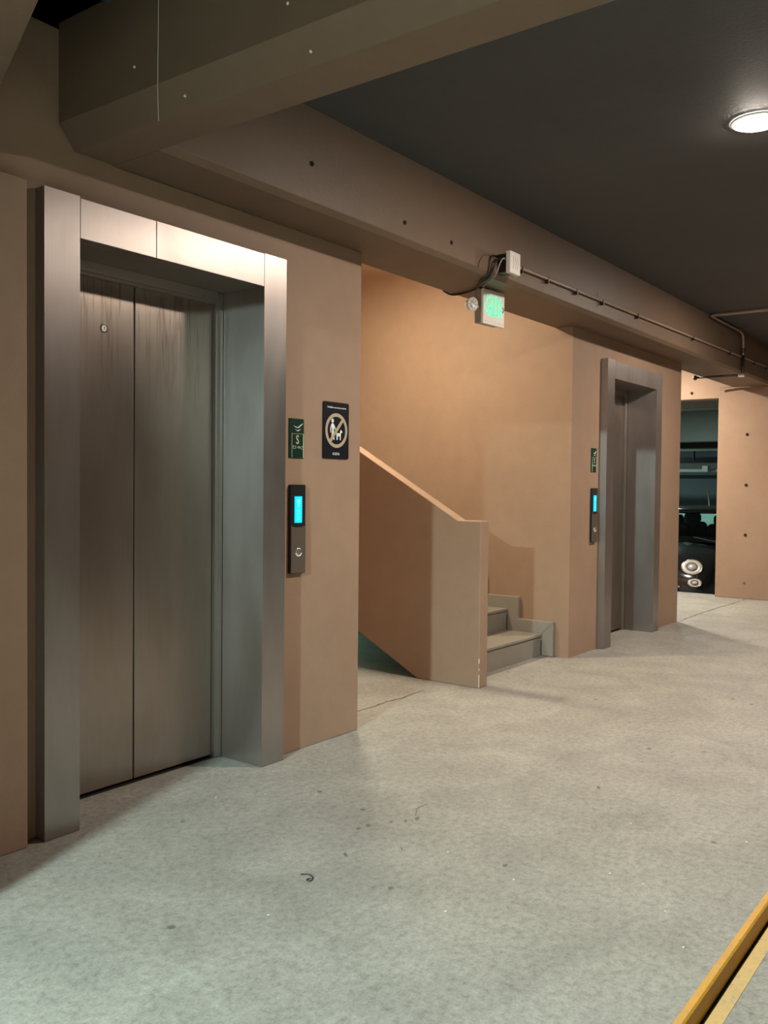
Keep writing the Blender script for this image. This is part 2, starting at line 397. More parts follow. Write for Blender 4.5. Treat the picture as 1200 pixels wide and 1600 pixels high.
# ================================================================== lifts
def lift(x0, label, grp=None):
    t = thing('elevator_entrance', label, 'elevator', (x0, YW, 0))
    yf, zi, zt = 2.795, 2.123, 2.266
    xi, xo, xe = x0 + 0.142, x0 + 1.072, x0 + 1.214
    b = B(); box(b, x0, xi - 0.001, yf, 2.849, zi + 0.008, zt + 0.004); prism(b, [(x0, yf), (xi - 0.001, yf), (xi - 0.001, 3.05), (xi - 0.012, 3.05), (xi - 0.012, 2.849), (x0, 2.849)], 'z', 0.002, zi + 0.008); bmesh.ops.remove_doubles(b, verts=b.verts, dist=1e-5)
    obj('left_post', b, 'steel', t)
    b = B(); box(b, xo + 0.001, xe, yf, 2.849, zi + 0.008, zt + 0.002); prism(b, [(xe, yf), (xo + 0.001, yf), (xo + 0.001, 3.05), (xo + 0.012, 3.05), (xo + 0.012, 2.849), (xe, 2.849)], 'z', 0.002, zi + 0.008); bmesh.ops.remove_doubles(b, verts=b.verts, dist=1e-5)
    obj('right_post', b, 'steel', t)
    b = B(); box(b, xi + 0.001, xi + 0.338, yf + 0.0005, 2.849, zi, zt - 0.001); box(b, xi + 0.3395, xo - 0.001, yf, 2.849, zi, zt)
    box(b, xi + 0.001, xo - 0.001, 2.849, 3.05, zi, zi + 0.006)
    obj('header', b, 'steel', t, bevel=0.0015)
    # inner jamb profile
    for (a, c) in ((xi, xi + 0.022), (xo - 0.036, xo)):
        b = B(); q = (a + c) / 2; rt = a > x0 + 0.5
        prism(b, [(a, 3.052), (q, 3.052), (q, 3.058), (c, 3.058), (c, 3.13), (a, 3.13)] if not rt else [(a, 3.062), (q, 3.062), (q, 3.052), (c, 3.052), (c, 3.13), (a, 3.13)], 'z', 0.002, zi - 0.0005)
        obj('jamb', b, 'trimsteel', t, bevel=0.001)
    b = B(); box(b, xi + 0.022, xo - 0.036, 3.052, 3.075, 2.083, zi); box(b, xi + 0.022, xo - 0.036, 3.066, 3.0805, 2.070, 2.0825)
    obj('transom', b, 'trimsteel', t)
    xm = x0 + 0.602
    doors = []
    for (a, c) in ((xi + 0.0225, xm - 0.003), (xm + 0.003, xo - 0.0365)):
        b = B(); box(b, a, c, 3.083, 3.105, 0.012, 2.078); doors.append(obj('door_panel', b, 'door', t, bevel=0.003))
    b = B(); box(b, xi, xo, 3.07, 3.13, -0.004, 0.003); obj('sill', b, 'darkmetal', t)
    return t, doors
l1, doors = lift(1.80, 'brushed steel elevator entrance in the foreground left, frame running almost full height')
st = B(); Mx = facing((2.252, 3.0828, 1.878), (0, -1, 0))
lathe(st, [(0.0, 0.0012), (0.014, 0.0012), (0.014, 0.0)], Mx, 20)
stk = obj('sticker', st, 'panelsteel', doors[0], label='small round sticker')
st = B(); lathe(st, [(0.012, 0.0013), (0.015, 0.0016), (0.018, 0.0013)], Mx, 20); obj('sticker_ring', st, 'black', stk)
text('sticker_numeral', '3', 0.018, 'black', stk, Mx @ Matrix.Translation((0, 0, 0.0016)))
l2 = copy_tree(l1); l2.location = (6.662, YW, 0)
l2['label'] = 'brushed steel elevator entrance farther away, right of the staircase'
for ch in list(l2.children):                    # the far lift carries no sticker
    for q in list(ch.children):
        for q2 in list(q.children): bpy.data.objects.remove(q2)
        bpy.data.objects.remove(q)

# ================================================================== call panels and green plates
def call_panel(x0, label):
    t = thing('call_panel', label, 'call panel', (x0, YW, 0.84), 'elevator call panels')
    w_, z0, z1, zs = 0.102, 0.842, 1.258, 1.062
    cx = x0 + w_ / 2
    b = B(); prism(b, rrect(w_, z1 - z0, 0.006, 3, cx, (z0 + z1) / 2), 'y', 2.834, YW - 0.0005)
    obj('back_box', b, 'black', t)
    # steel lower plate with a curved-in top
    pts = [(x0 + 0.002, z0 + 0.003), (x0 + w_ - 0.002, z0 + 0.003), (x0 + w_ - 0.002, zs + 0.006)]
    pts += [(cx + (w_ / 2 - 0.002) * math.cos(a), zs + 0.006 - 0.010 * math.sin(a)) for a in [PI * i / 10 for i in range(1, 10)]]
    pts += [(x0 + 0.002, zs + 0.006)]
    b = B(); prism(b, pts, 'y', 2.830, 2.8339); pl_ = obj('face_plate', b, 'panelsteel', t)
    b = B(); box(b, cx - 0.025, cx + 0.025, 2.8315, 2.8339, 1.080, 1.203); d = obj('display', b, 'lcd', t, label='glowing cyan display')
    b = B(); prism(b, [(cx - 0.010, 1.188), (cx + 0.012, 1.188), (cx + 0.001, 1.150)], 'y', 2.8308, 2.8314)
    for i in range(4): box(b, cx - 0.008 - 0.002 * (i % 2), cx + 0.008, 2.8308, 2.8314, 1.095 + i * 0.013, 1.0985 + i * 0.013)
    obj('display_mark', b, 'lcdmark', d)
    Mx = facing((cx, 2.8295, 0.945), (0, -1, 0))
    b = B(); lathe(b, [(0.0, 0.003), (0.015, 0.003), (0.018, 0.0015), (0.0185, 0.0)], Mx, 20); bt = obj('button', b, 'chrome', t)
    b = B(); tube(b, [Mx @ Vector((0.021 * math.cos(a), 0.021 * math.sin(a), 0.001)) for a in [PI * (1.1 + 0.8 * i / 8) for i in range(9)]], 0.0022, 6); obj('button_ring', b, 'white', bt)
    return t
p1 = call_panel(3.094, 'call panel with cyan display on the wall beside the nearer elevator')
p2 = copy_tree(p1); p2.location.x = 6.492
p2['label'] = 'call panel with blue-lit display on the wall left of the farther elevator'

def green_plate(x0, label):
    t = thing('elevator_plate', label, 'sign', (x0, YW, 1.38), 'green elevator plates')
    w_, z0, z1 = 0.102, 1.381, 1.566; X = lambda f: x0 + w_ * f; Z = lambda f: z0 + (z1 - z0) * f
    b = B(); box(b, x0, x0 + w_, 2.846, YW - 0.0003, z0, z1); obj('plate', b, 'green', t, bevel=0.001)
    def stroke(pts, r_): return tube(bb, [(X(a), 2.8452, Z(c)) for a, c in pts], r_, 6)
    bb = B()
    stroke([(.18, .02), (.18, .62), (.96, .62), (.96, .02)], 0.0016)
    obj('border_line', bb, 'cream', t)
    bb = B()
    tube(bb, [(X(a), 2.8452, Z(c)) for a, c in ((.30, .815), (.45, .785), (.58, .775), (.75, .83), (.90, .885))], [.0008, .002, .003, .0025, .001], 6)
    tube(bb, [(X(a), 2.8452, Z(c)) for a, c in ((.40, .735), (.52, .70), (.60, .695), (.75, .745))], [.0008, .002, .0022, .001], 6)
    obj('bird_mark', bb, 'white', t)
    text('plate_letter', 'S', 0.058, 'cream', t, facing((X(.56), 2.8455, Z(.46)), (0, -1, 0)), 0.85)
    bb = B()                                                     # small worn word under the letter
    for (a, c) in (((.26, .31), (.40, .31)), ((.26, .31), (.27, .26)), ((.27, .25), (.42, .25)), ((.42, .31), (.42, .25)),
                   ((.52, .26), (.58, .31)), ((.58, .31), (.66, .25)), ((.66, .25), (.70, .31)), ((.70, .31), (.80, .25)), ((.80, .25), (.90, .23)), ((.84, .31), (.92, .29))):
        stroke([a, c], 0.0013)
    obj('small_lettering', bb, 'cream', t)
    return t
g1 = green_plate(3.093, 'dark green plate marked S on the wall beside the nearer elevator')
g2 = copy_tree(g1); g2.location.x = 6.49
g2['label'] = 'dark green plate on the wall left of the farther elevator, above its call panel'

# ================================================================== no-dogs sign
sx, sz = 3.431, 1.5265
t = thing('no_dogs_sign', 'black rectangular sign with gold prohibition ring over white walker and dog', 'sign', (sx, YW, 1.39))
b = B(); prism(b, rrect(0.196, 0.277, 0.010, 5, sx, sz), 'y', 2.844, YW - 0.0003); obj('board', b, 'signblack', t)
Ms = facing((sx + 0.001, 2.8436, sz), (0, -1, 0))
b = B()
n = 48; A_, B_ = [], []
for i in range(n):
    a = 2 * PI * i / n
    A_.append(b.verts.new(Ms @ Vector((0.085 * math.cos(a), 0.085 * math.sin(a), 0.0006)))); B_.append(b.verts.new(Ms @ Vector((0.068 * math.cos(a), 0.068 * math.sin(a), 0.0006))))
for i in range(n): b.faces.new((A_[i], A_[(i + 1) % n], B_[(i + 1) % n], B_[i]))
d = Vector((0.0, 0.0)); c45 = math.cos(PI * 0.27); s45 = math.sin(PI * 0.27)
def local_poly(bm, pts, z): bm.faces.new([bm.verts.new(Ms @ Vector((x, y, z))) for x, y in pts])
hw = 0.0085
local_poly(b, [(-0.07 * c45 - s45 * hw, -0.07 * s45 + c45 * hw), (-0.07 * c45 + s45 * hw, -0.07 * s45 - c45 * hw), (0.07 * c45 + s45 * hw, 0.07 * s45 - c45 * hw), (0.07 * c45 - s45 * hw, 0.07 * s45 + c45 * hw)], 0.0009)
obj('prohibition_ring', b, 'gold', t)
b = B()
def disc(bm, x, y, r_, z, k=14): local_poly(bm, [(x + r_ * math.cos(2 * PI * i / k), y + r_ * 1.15 * math.sin(2 * PI * i / k)) for i in range(k)], z)
disc(b, -0.030, 0.047, 0.0095, 0.0004)
local_poly(b, [(-0.037, 0.034), (-0.023, 0.034), (-0.018, 0.022), (-0.020, -0.004), (-0.024, -0.020), (-0.033, -0.045), (-0.043, -0.045), (-0.036, -0.020), (-0.034, 0.0), (-0.038, 0.02)], 0.0004)
local_poly(b, [(-0.040, 0.032), (-0.035, 0.028), (-0.042, 0.006), (-0.040, -0.012), (-0.046, -0.012), (-0.049, 0.006)], 0.00045)
local_poly(b, [(-0.024, 0.032), (-0.018, 0.028), (-0.002, 0.004), (-0.007, 0.001), (-0.024, 0.020)], 0.00045)
local_poly(b, [(-0.028, -0.010), (-0.020, -0.012), (-0.014, -0.046), (-0.022, -0.046)], 0.00042)
obj('walker_symbol', b, 'white', t)
b = B()
local_poly(b, [(0.002, -0.012), (0.030, -0.012), (0.034, -0.020), (0.034, -0.046), (0.027, -0.046), (0.026, -0.028), (0.012, -0.026), (0.009, -0.046), (0.001, -0.046), (0.000, -0.022)], 0.0004)
local_poly(b, [(0.027, -0.012), (0.034, -0.018), (0.037, -0.008), (0.046, -0.010), (0.044, -0.002), (0.035, 0.004), (0.032, 0.006), (0.030, 0.000)], 0.00045)
local_poly(b, [(-0.002, -0.006), (0.003, -0.014), (0.001, -0.018), (-0.005, -0.008)], 0.00045)
obj('dog_symbol', b, 'white', t)
text('sign_heading', 'Prohibido mascotas en torres', 0.0125, 'white', t, Ms @ Matrix.Translation((0.002, 0.112, 0.0004)), 0.95)
text('sign_name', 'COSTA', 0.017, 'white', t, Ms @ Matrix.Translation((-0.002, -0.115, 0.0004)), 0.95)

# ================================================================== staircase
t = thing('staircase', 'grey tiled stairs climbing between the half wall and the far lift shaft', 'stairs', (5.5, 3.05, 0))
R_, T_, y0 = 0.166, 0.292, 3.05
NS = 9
for i in range(NS):
    b = B(); ya, yb = y0 + i * T_ + 0.004, y0 + (i + 1) * T_ + 0.004; un = lambda q: max(0.0, 0.5264 * (q - 3.315)); prism(b, [(ya, un(ya)), (yb, un(yb)), (yb, (i + 1) * R_ - 0.022), (ya, (i + 1) * R_ - 0.022)] if i else [(ya, 0.0), (3.315, 0.0), (yb, un(yb)), (yb, R_ - 0.022), (ya, R_ - 0.022)], 'x', 4.955, 6.10)
    s_ = obj('step', b, 'tile', t)
    b = B(); box(b, 4.955, 6.10, y0 + i * T_ - 0.006, y0 + (i + 1) * T_ + 0.002, (i + 1) * R_ - 0.020, (i + 1) * R_)
    obj('tread', b, 'tile', s_, bevel=0.004)
    b = B(); box(b, 4.955, 6.10, y0 + i * T_ + 0.0005, y0 + i * T_ + 0.004, (i + 1) * R_ - 0.024, (i + 1) * R_ - 0.0195); obj('tread_joint', b, 'grout', s_)
# stepped tile skirting on the shaft's side wall
up, lo = [], []
e = 0.095
pts = [(y0 - e, 0.003)]
for i in range(NS):
    pts += [(y0 + i * T_ - e, (i + 1) * R_ + e), (y0 + (i + 1) * T_ - e, (i + 1) * R_ + e)]
pts += [(y0 + NS * T_, NS * R_ + e), (y0 + NS * T_, NS * R_ - 0.05)]
for i in reversed(range(NS)):
    pts += [(y0 + i * T_, (i + 1) * R_ - 0.05), (y0 + i * T_, max(0.003, i * R_ - 0.05))]
b = B(); prism(b, pts, 'x', 6.101, 6.139); sk = obj('skirting', b, 'tile', t, bevel=0.004)
b = B(); dk = 0.002
for i in range(2):
    a0 = (y0 + i * T_, (i + 1) * R_ ); a1 = (y0 + i * T_ - e, (i + 1) * R_ + e)
    if i == 0: prism(b, [(a0[0], a0[1]), (a0[0] - dk, a0[1] - dk), (a1[0] - dk, a1[1] - dk), (a1[0], a1[1])], 'x', 6.1005, 6.1012)
obj('mitre_joint', b, 'grout', sk)
# landing beyond
b = B(); box(b, 3.64, 6.13, y0 + NS * T_ + 0.006, 6.39, NS * R_ - 0.16, NS * R_); obj('landing', b, 'tile', t)

# half wall (parapet) beside the stairs
t = thing('stair_parapet', 'tan plastered half wall sloping up beside the stairs', 'half wall', (4.9, YW, 0))
sl = 0.566
b = B()
ye = 5.6
pts = [(2.85, 0.0), (3.315, 0.0), (ye, sl * 0.93 * (ye - 3.315)), (ye, 1.045 + sl * (ye - 3.02)), (3.02, 1.045), (2.85, 1.045)]
prism(b, pts, 'x', 4.852, 4.952)
obj('wall_body', b, 'wall', t, bevel=0.005)
for (z0, z1, q) in ((0.004, 0.085, 0.004), (0.155, 0.185, 0.005), (0.11, 0.125, 0.003)):
    b = B(); box(b, 4.8512, 4.8512 + q, 2.8492, 2.8492 + q, z0, z1); obj('chipped_edge', b, 'whiteplastic', t)

# ================================================================== lamps
def round_lamp(x, y, z, key, label, grp=None, rad=0.135):
    t = thing('ceiling_lamp', label, 'lamp', (x, y, z), grp)
    Mx = facing((x, y, z), (0, 0, -1), (0, 1, 0))
    b = B(); lathe(b, [(rad + 0.016, 0.0005), (rad + 0.013, 0.006), (rad + 0.002, 0.008), (rad + 0.001, 0.004)], Mx, 40); obj('rim', b, 'lamprim', t, smooth=True)
    b = B(); lathe(b, [(rad, 0.004), (rad * 0.9, 0.011), (rad * 0.6, 0.015), (0, 0.017)], Mx, 32); obj('diffuser', b, 'lamp_' + key, t, smooth=True)
    return t
round_lamp(4.13, 1.07, ZC, 'hall', 'round glowing ceiling lamp at the upper right', rad=0.095)
round_lamp(7.4, 1.28, ZC, 'hall', 'round ceiling lamp farther down the hall beyond the right side', rad=0.095)
pl_ = round_lamp(-2.5, 1.06, 2.56, 'cool', 'cool white round pendant lamp behind the left pier', rad=0.095)
b = B(); tube(b, [(-2.5, 1.06, 2.562), (-2.5, 1.06, ZC - 0.001)], 0.008, 8); obj('stem', b, 'darkmetal', pl_)
pl_ = round_lamp(4.92, 4.02, 3.02, 'stair', 'warm round pendant lamp high in the stairwell')
b = B(); tube(b, [(4.92, 4.02, 3.022), (4.92, 4.02, 3.619)], 0.008, 8); obj('stem', b, 'darkmetal', pl_)
round_lamp(9.75, 4.1, ZC, 'passage', 'round ceiling lamp in the side passage behind the far lift', rad=0.13)
def tube_lamp(x, y, z, key, label, L=1.2):
    t = thing('tube_lamp', label, 'lamp', (x, y, z))
    b = B(); box(b, x - L / 2, x + L / 2, y - 0.04, y + 0.04, z - 0.04, z); obj('housing', b, 'lamprim', t, bevel=0.004)
    b = B(); tube(b, [(x - L / 2 + 0.02, y, z - 0.058), (x + L / 2 - 0.02, y, z - 0.058)], 0.014, 10); obj('tube', b, 'lamp_' + key, t)
tube_lamp(0.6, -2.6, ZC, 'tube', 'tube lamp over the parking side behind the viewer')
tube_lamp(6.0, -3.2, ZC, 'tube', 'tube lamp over the parking side to the far right')
t = thing('bulkhead_lamp', 'small greenish bulkhead lamp low on the wall under the stairs', 'lamp', (6.14, 5.25, 0.6))
Mx = facing((6.1385, 5.25, 0.6), (-1, 0, 0))
b = B(); lathe(b, [(0.08, 0), (0.08, 0.03), (0.07, 0.035)], Mx, 24); obj('base', b, 'lamprim', t)
b = B(); lathe(b, [(0.068, 0.03), (0.06, 0.05), (0.03, 0.065), (0, 0.07)], Mx, 24); obj('lens', b, 'lamp_under', t, smooth=True)

# ================================================================== exit sign
ex = thing('exit_sign', 'white emergency exit sign with green SALIDA letters under the beam', 'exit sign', (4.64, 2.70, ZB))
ang = math.radians(-4)
dirx = Vector((math.cos(ang), math.sin(ang), 0)); nrm = Vector((math.sin(ang), -math.cos(ang), 0))
def EX(a, d_, z): return Vector((4.628, 2.72, 0)) + dirx * a - nrm * d_ + Vector((0, 0, z))
def ebox(bm, a0, a1, d0, d1, z0, z1):
    v = box(bm, 0, 1, 0, 1, 0, 1)
    for q, (a, d_, z) in zip(v, ((a0, d0, z0), (a1, d0, z0), (a1, d1, z0), (a0, d1, z0), (a0, d0, z1), (a1, d0, z1), (a1, d1, z1), (a0, d1, z1))): q.co = EX(a, d_, z)
W_ = 0.225
b = B(); ebox(b, 0, W_, 0, 0.018, 2.222, 2.428); obj('face_panel', b, 'whiteplastic', ex, bevel=0.004)
b = B(); ebox(b, 0.012, W_ - 0.012, 0.0181, 0.075, 2.232, 2.425); obj('housing', b, 'greyplastic', ex, bevel=0.004)
b = B(); ebox(b, 0.09, 0.17, 0.02, 0.07, 2.4255, ZB - 0.0005); obj('mount', b, 'whiteplastic', ex)
b = B(); ebox(b, 0.006, W_ - 0.006, -0.0006, 0.0, 2.2395, 2.241); obj('seam', b, 'greyplastic', ex)
Mt = Matrix(((dirx.x, 0, nrm.x, 0), (dirx.y, 0, nrm.y, 0), (0, 1, 0, 0), (0, 0, 0, 1)))
for (zc_, hh) in ((2.328, 0.175),):
    Mz = Matrix.Translation(EX(0.113, -0.0012, zc_)) @ Mt
    text('salida_lettering', 'SALIDA', hh, 'led', ex, Mz, 0.29)
for s_, a in ((-1, 0.016), (1, 0.209)):
    b = B(); P = [EX(a - s_ * 0.008, -0.001, 2.345), EX(a + s_ * 0.008, -0.001, 2.328), EX(a - s_ * 0.008, -0.001, 2.311)]
    tube(b, P, 0.0025, 6); obj('arrow', b, 'led' if s_ < 0 else 'green', ex)
for (a, dd, z, fn) in ((-0.068, 0.030, 2.325, (-0.25, -1, -0.1)), (W_ + 0.028, 0.045, 2.315, (0.75, -0.7, -0.1))):
    c_ = EX(a, dd, z); Mx = facing(c_, fn)
    b = B(); lathe(b, [(0, -0.045), (0.025, -0.04), (0.038, -0.012), (0.041, 0.004), (0.036, 0.006)], Mx, 24); hd = obj('lamp_head', b, 'whiteplastic', ex, smooth=True)
    b = B(); lathe(b, [(0.036, 0.005), (0.024, -0.004), (0.010, -0.012), (0.009, -0.002), (0, 0.0)], Mx, 24); obj('reflector', b, 'silver', hd, label='round silver reflector')
    b = B()
    for i in range(8):
        q = 2 * PI * i / 8; tube(b, [Mx @ Vector((0.008 * math.cos(q), 0.008 * math.sin(q), 0.001)), Mx @ Vector((0.034 * math.cos(q), 0.034 * math.sin(q), 0.004))], 0.0012, 5)
    obj('reflector_ribs', b, 'darkmetal', hd)
    b = B(); tube(b, [Mx @ Vector((0, 0, -0.03)), EX(0.03 if a < 0 else W_ - 0.03, 0.045, z)], 0.009, 8); obj('lamp_arm', b, 'whiteplastic', ex)

# junction box
jb = thing('junction_box', 'white square electrical junction box on the beam above the exit sign', 'junction box', (4.54, 2.56, 2.52))
b = B(); box(b, 4.500, 4.592, 2.495, 2.5595, 2.468, 2.572); obj('box_body', b, 'darkmetal', jb, bevel=0.003)
b = B(); box(b, 4.484, 4.602, 2.466, 2.4945, 2.458, 2.580); cv = obj('cover', b, 'whiteplastic', jb, bevel=0.003)
b = B()
for i in range(3):
    xx = 4.515 + i * 0.024
    tube(b, [(xx, 2.4655, 2.555), (xx + 0.010, 2.4655, 2.52), (xx, 2.4655, 2.485)], 0.0012, 5)
obj('embossing', b, 'greyplastic', cv)
# cables from the box down to the sign and along the beam
def cable(pts, rad, mat, label, mat_name='cable'):
    b = B(); tube(b, smooth_path(pts), rad, 8); o = obj(mat_name, b, mat, smooth=True); tag(o, label, 'cable'); return o
cable([(4.500, 2.530, 2.545), (4.45, 2.530, 2.53), (4.425, 2.540, 2.48), (4.43, 2.575, 2.432), (4.50, 2.66, 2.428), (4.62, 2.76, 2.430), (4.68, 2.85, 2.431), (4.71, 2.95, 2.432), (4.70, 3.0, 2.437), (4.66, 3.03, 2.46)], 0.0065, 'rubber', 'thick black cable running from the junction box past the exit sign to the lintel')
cable([(4.500, 2.545, 2.56), (4.42, 2.55, 2.545), (4.40, 2.55, 2.49), (4.405, 2.57, 2.435), (4.46, 2.64, 2.429), (4.60, 2.738, 2.433), (4.66, 2.75, 2.434)], 0.004, 'rubber', 'thin black cable beside the thick one between junction box and exit sign')
cable([(4.500, 2.505, 2.535), (4.475, 2.505, 2.538), (4.455, 2.515, 2.51), (4.462, 2.545, 2.45), (4.50, 2.60, 2.430), (4.58, 2.69, 2.431), (4.66, 2.735, 2.434)], 0.0038, 'greyplastic', 'thin grey cable nearest the junction box')
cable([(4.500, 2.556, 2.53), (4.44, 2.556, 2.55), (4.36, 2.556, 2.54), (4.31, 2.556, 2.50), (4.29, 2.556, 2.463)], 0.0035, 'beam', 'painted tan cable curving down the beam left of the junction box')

# conduit along the beam
cn = thing('conduit', 'thin painted conduit clipped along the face of the long beam', 'conduit', (4.6, 2.55, 2.54))
zz = lambda x: 2.542 + (x - 4.6) * 0.0105
b = B(); tube(b, [(4.604, 2.535, 2.540)] + [(4.7 + i * 0.68, 2.545, zz(4.7 + i * 0.68)) for i in range(10)], 0.0085, 10); obj('pipe', b, 'pipe', cn, smooth=True)
for x in (4.76, 5.10, 5.52, 5.95, 6.6, 7.9, 9.0, 9.9, 10.4):
    b = B(); box(b, x - 0.006, x + 0.006, 2.534, 2.5595, zz(x) - 0.028, zz(x) + 0.010); obj('clip', b, 'darkmetal', cn)
for x, h_ in ((5.88, 0.05), (5.50, 0.02)):
    b = B(); tube(b, [(x, 2.552, zz(x) - h_), (x, 2.552, zz(x) + h_)], 0.002, 5); obj('wire_tie', b, 'darkmetal', cn)

# sprinkler line
sp = thing('sprinkler_pipe', 'dark pipe elbowing from the ceiling down the beam to a sprinkler head', 'pipe', (9.3, 2.54, ZC))
b = B(); tube(b, smooth_path([(8.34, 0.75, 2.83), (8.34, 2.0, 2.83), (8.34, 2.47, 2.83), (8.37, 2.52, 2.83), (8.45, 2.53, 2.83), (9.1, 2.53, 2.83), (9.28, 2.525, 2.825), (9.36, 2.52, 2.79), (9.38, 2.52, 2.70), (9.38, 2.52, 2.60)], 6), 0.012, 10); obj('upper_run', b, 'pipe', sp, smooth=True)
b = B(); tube(b, [(9.38, 2.52, 2.60), (9.38, 2.52, 2.44), (9.38, 2.52, 2.415)], 0.015, 10); obj('drop', b, 'darkmetal', sp, smooth=True)
b = B(); tube(b, [(9.38, 2.52, 2.67), (9.38, 2.52, 2.62)], 0.022, 12); obj('coupling', b, 'darkmetal', sp)
b = B(); tube(b, [(9.38, 2.50, 2.408), (9.38, 2.56, 2.408)], 0.024, 12); obj('elbow', b, 'chrome', sp)
b = B(); tube(b, [(9.38, 2.55, 2.408), (9.385, 2.98, 2.408)], 0.011, 10); obj('lower_run', b, 'darkmetal', sp, smooth=True)
b = B(); tube(b, [(9.385, 2.98, 2.408), (9.385, 3.00, 2.408), (9.385, 3.01, 2.408)], [0.024, 0.026, 0.014], 12); obj('sprinkler_head', b, 'darkmetal', sp)
b = B(); tube(b, smooth_path([(10.79, 2.80, 2.448), (10.79, 2.95, 2.446), (10.79, 3.10, 2.436), (10.79, 3.15, 2.425)]), 0.012, 8)
o = obj('wall_pipe', b, 'chrome', smooth=True); tag(o, 'short shiny pipe stub where the beam meets the far wall', 'pipe')

# hair tie on the floor
b = B(); tube(b, smooth_path([(2.150, 1.915, .003), (2.165, 1.895, .003), (2.158, 1.872, .003), (2.140, 1.858, .003), (2.128, 1.862, .003), (2.133, 1.874, .003), (2.146, 1.868, .003)]), 0.0016, 6)
tag(obj('thread', b, 'rubber'), 'small curled black thread lying on the concrete floor in front of the near elevator', 'thread')

# ================================================================== lower garage beyond
b = B(); box(b, 11.04, 30, -6, 14, 2.95, 3.1); structure(obj('ceiling', b, 'garage'))
b = B(); box(b, 26, 26.2, -6, 14, -0.5, 2.95); structure(obj('wall_garage', b, 'gblue'))
b = B(); box(b, 25.9, 26, -6, 14, 1.83, 2.10); structure(obj('trim_5', b, 'garage'))
b = B(); box(b, 17.8, 18.0, -6, 14, -0.5, 0.80); structure(obj('wall_garage', b, 'paleteal'))  # added pale backdrop, stands in for the teal brightness in the car's rear window
b = B(); box(b, 13.1, 13.4, -6, 14, 2.42, 2.95); structure(obj('trim_6', b, 'garage'))
b = B(); box(b, 19.6, 20.0, -6, 14, 2.30, 2.95); structure(obj('trim_7', b, 'garage'))
b = B(); box(b, 11.04, 30, 13.8, 14, -0.5, 2.95); structure(obj('wall_garage', b, 'garage'))
b = B(); box(b, 11.04, 30, -6.2, -6, -0.5, 2.95); structure(obj('wall_garage', b, 'garage'))
def hpipe(x, z, rad, mat, label):
    b = B(); tube(b, [(x, -5.9, z), (x, 13.7, z)], rad, 12); tag(obj('garage_pipe', b, mat, smooth=True), label, 'pipe')
hpipe(22.0, 2.235, 0.035, 'lamprim', 'pale pipe crossing under the garage ceiling, upper of two')
hpipe(25.5, 1.80, 0.045, 'lamprim', 'pale lower pipe crossing the garage back wall above the car')
b = B(); box(b, 23.4, 23.8, -5.9, 13.7, 1.96, 2.10); tag(obj('cable_tray', b, 'black'), 'black cable tray hanging across the garage behind the doorway', 'tray')
b = B(); box(b, 20.6, 21.2, -5.9, 13.7, 2.21, 2.36); tag(obj('air_duct', b, 'black'), 'black air duct crossing under the garage ceiling above the upper pale pipe', 'duct')
b = B(); box(b, 25.2, 25.44, 7.64, 7.80, 1.76, 1.93); tag(obj('wall_box', b, 'lamprim', bevel=0.01), 'small white box on the lower garage pipe', 'box')
for (y) in (7.9, 7.2):
    b = B(); tube(b, [(22.6, y, 2.949), (22.6, y, 1.99)], 0.03, 8); tag(obj('hanger_rod', b, 'black'), 'thin dark hanger rod under the garage ceiling, %s of two' % ('left' if y > 7.5 else 'right'), 'rod')
b = B(); tube(b, [(25.0, 7.35, -0.5), (24.9, 7.55, 1.3)], 0.02, 8); tag(obj('leaning_rod', b, 'lamprim'), 'thin pale rod standing at the garage back wall above the car roof', 'rod')
for i, (x, y) in enumerate(((16.8, 6.2), (22.0, 9.5), (12.2, 7.5))):
    round_lamp(x, y, 2.95, 'garage', ('round lamp on the garage ceiling above the car', 'round lamp on the garage ceiling far behind the car', 'round lamp on the garage ceiling left of the car')[i], rad=0.2)

# ================================================================== car
car = thing('car', 'black compact car with round headlights parked in the lower garage', 'car', (12.45, 4.42, -0.5))
# car space: forward = -X. s = distance back from the nose, h above ground, half width
cx, cy, cz = 12.30, 4.48, -0.50
def CP(s, yy, h): return Vector((cx + s, cy + yy, cz + h))
secs = [  # s, half width, bottom h, shoulder h, top h
    (0.00, 0.50, 0.30, 0.46, 0.50), (0.04, 0.64, 0.24, 0.54, 0.62), (0.14, 0.74, 0.20, 0.66, 0.76), (0.30, 0.79, 0.20, 0.76, 0.86),
    (0.60, 0.81, 0.22, 0.84, 0.94), (0.95, 0.82, 0.22, 0.90, 1.00), (1.30, 0.82, 0.22, 0.93, 1.00), (2.2, 0.82, 0.22, 0.95, 0.99),
    (3.0, 0.81, 0.22, 0.96, 0.99), (3.35, 0.78, 0.26, 0.94, 0.98), (3.52, 0.70, 0.34, 0.86, 0.92)]
b = B(); rings = []
for (s, hw_, z0, z1, z2) in secs:
    prof = [(-hw_ * 0.92, z0), (-hw_, z0 + 0.12), (-hw_, z1 - 0.12), (-hw_ * 0.95, z1), (-hw_ * 0.6, z2 - 0.012), (0, z2), (hw_ * 0.6, z2 - 0.012), (hw_ * 0.95, z1), (hw_, z1 - 0.12), (hw_, z0 + 0.12), (hw_ * 0.92, z0)]
    rings.append([b.verts.new(CP(s, yy, h)) for yy, h in prof])
for A_, B_ in zip(rings, rings[1:]):
    n = len(A_)
    for i in range(n): b.faces.new((A_[i], A_[(i + 1) % n], B_[(i + 1) % n], B_[i]))
b.faces.new(rings[0]); b.faces.new(rings[-1][::-1])
body = obj('body', b, 'carpaint', car, smooth=True)
sb = body.modifiers.new('sub', 'SUBSURF'); sb.levels = 1; sb.render_levels = 2
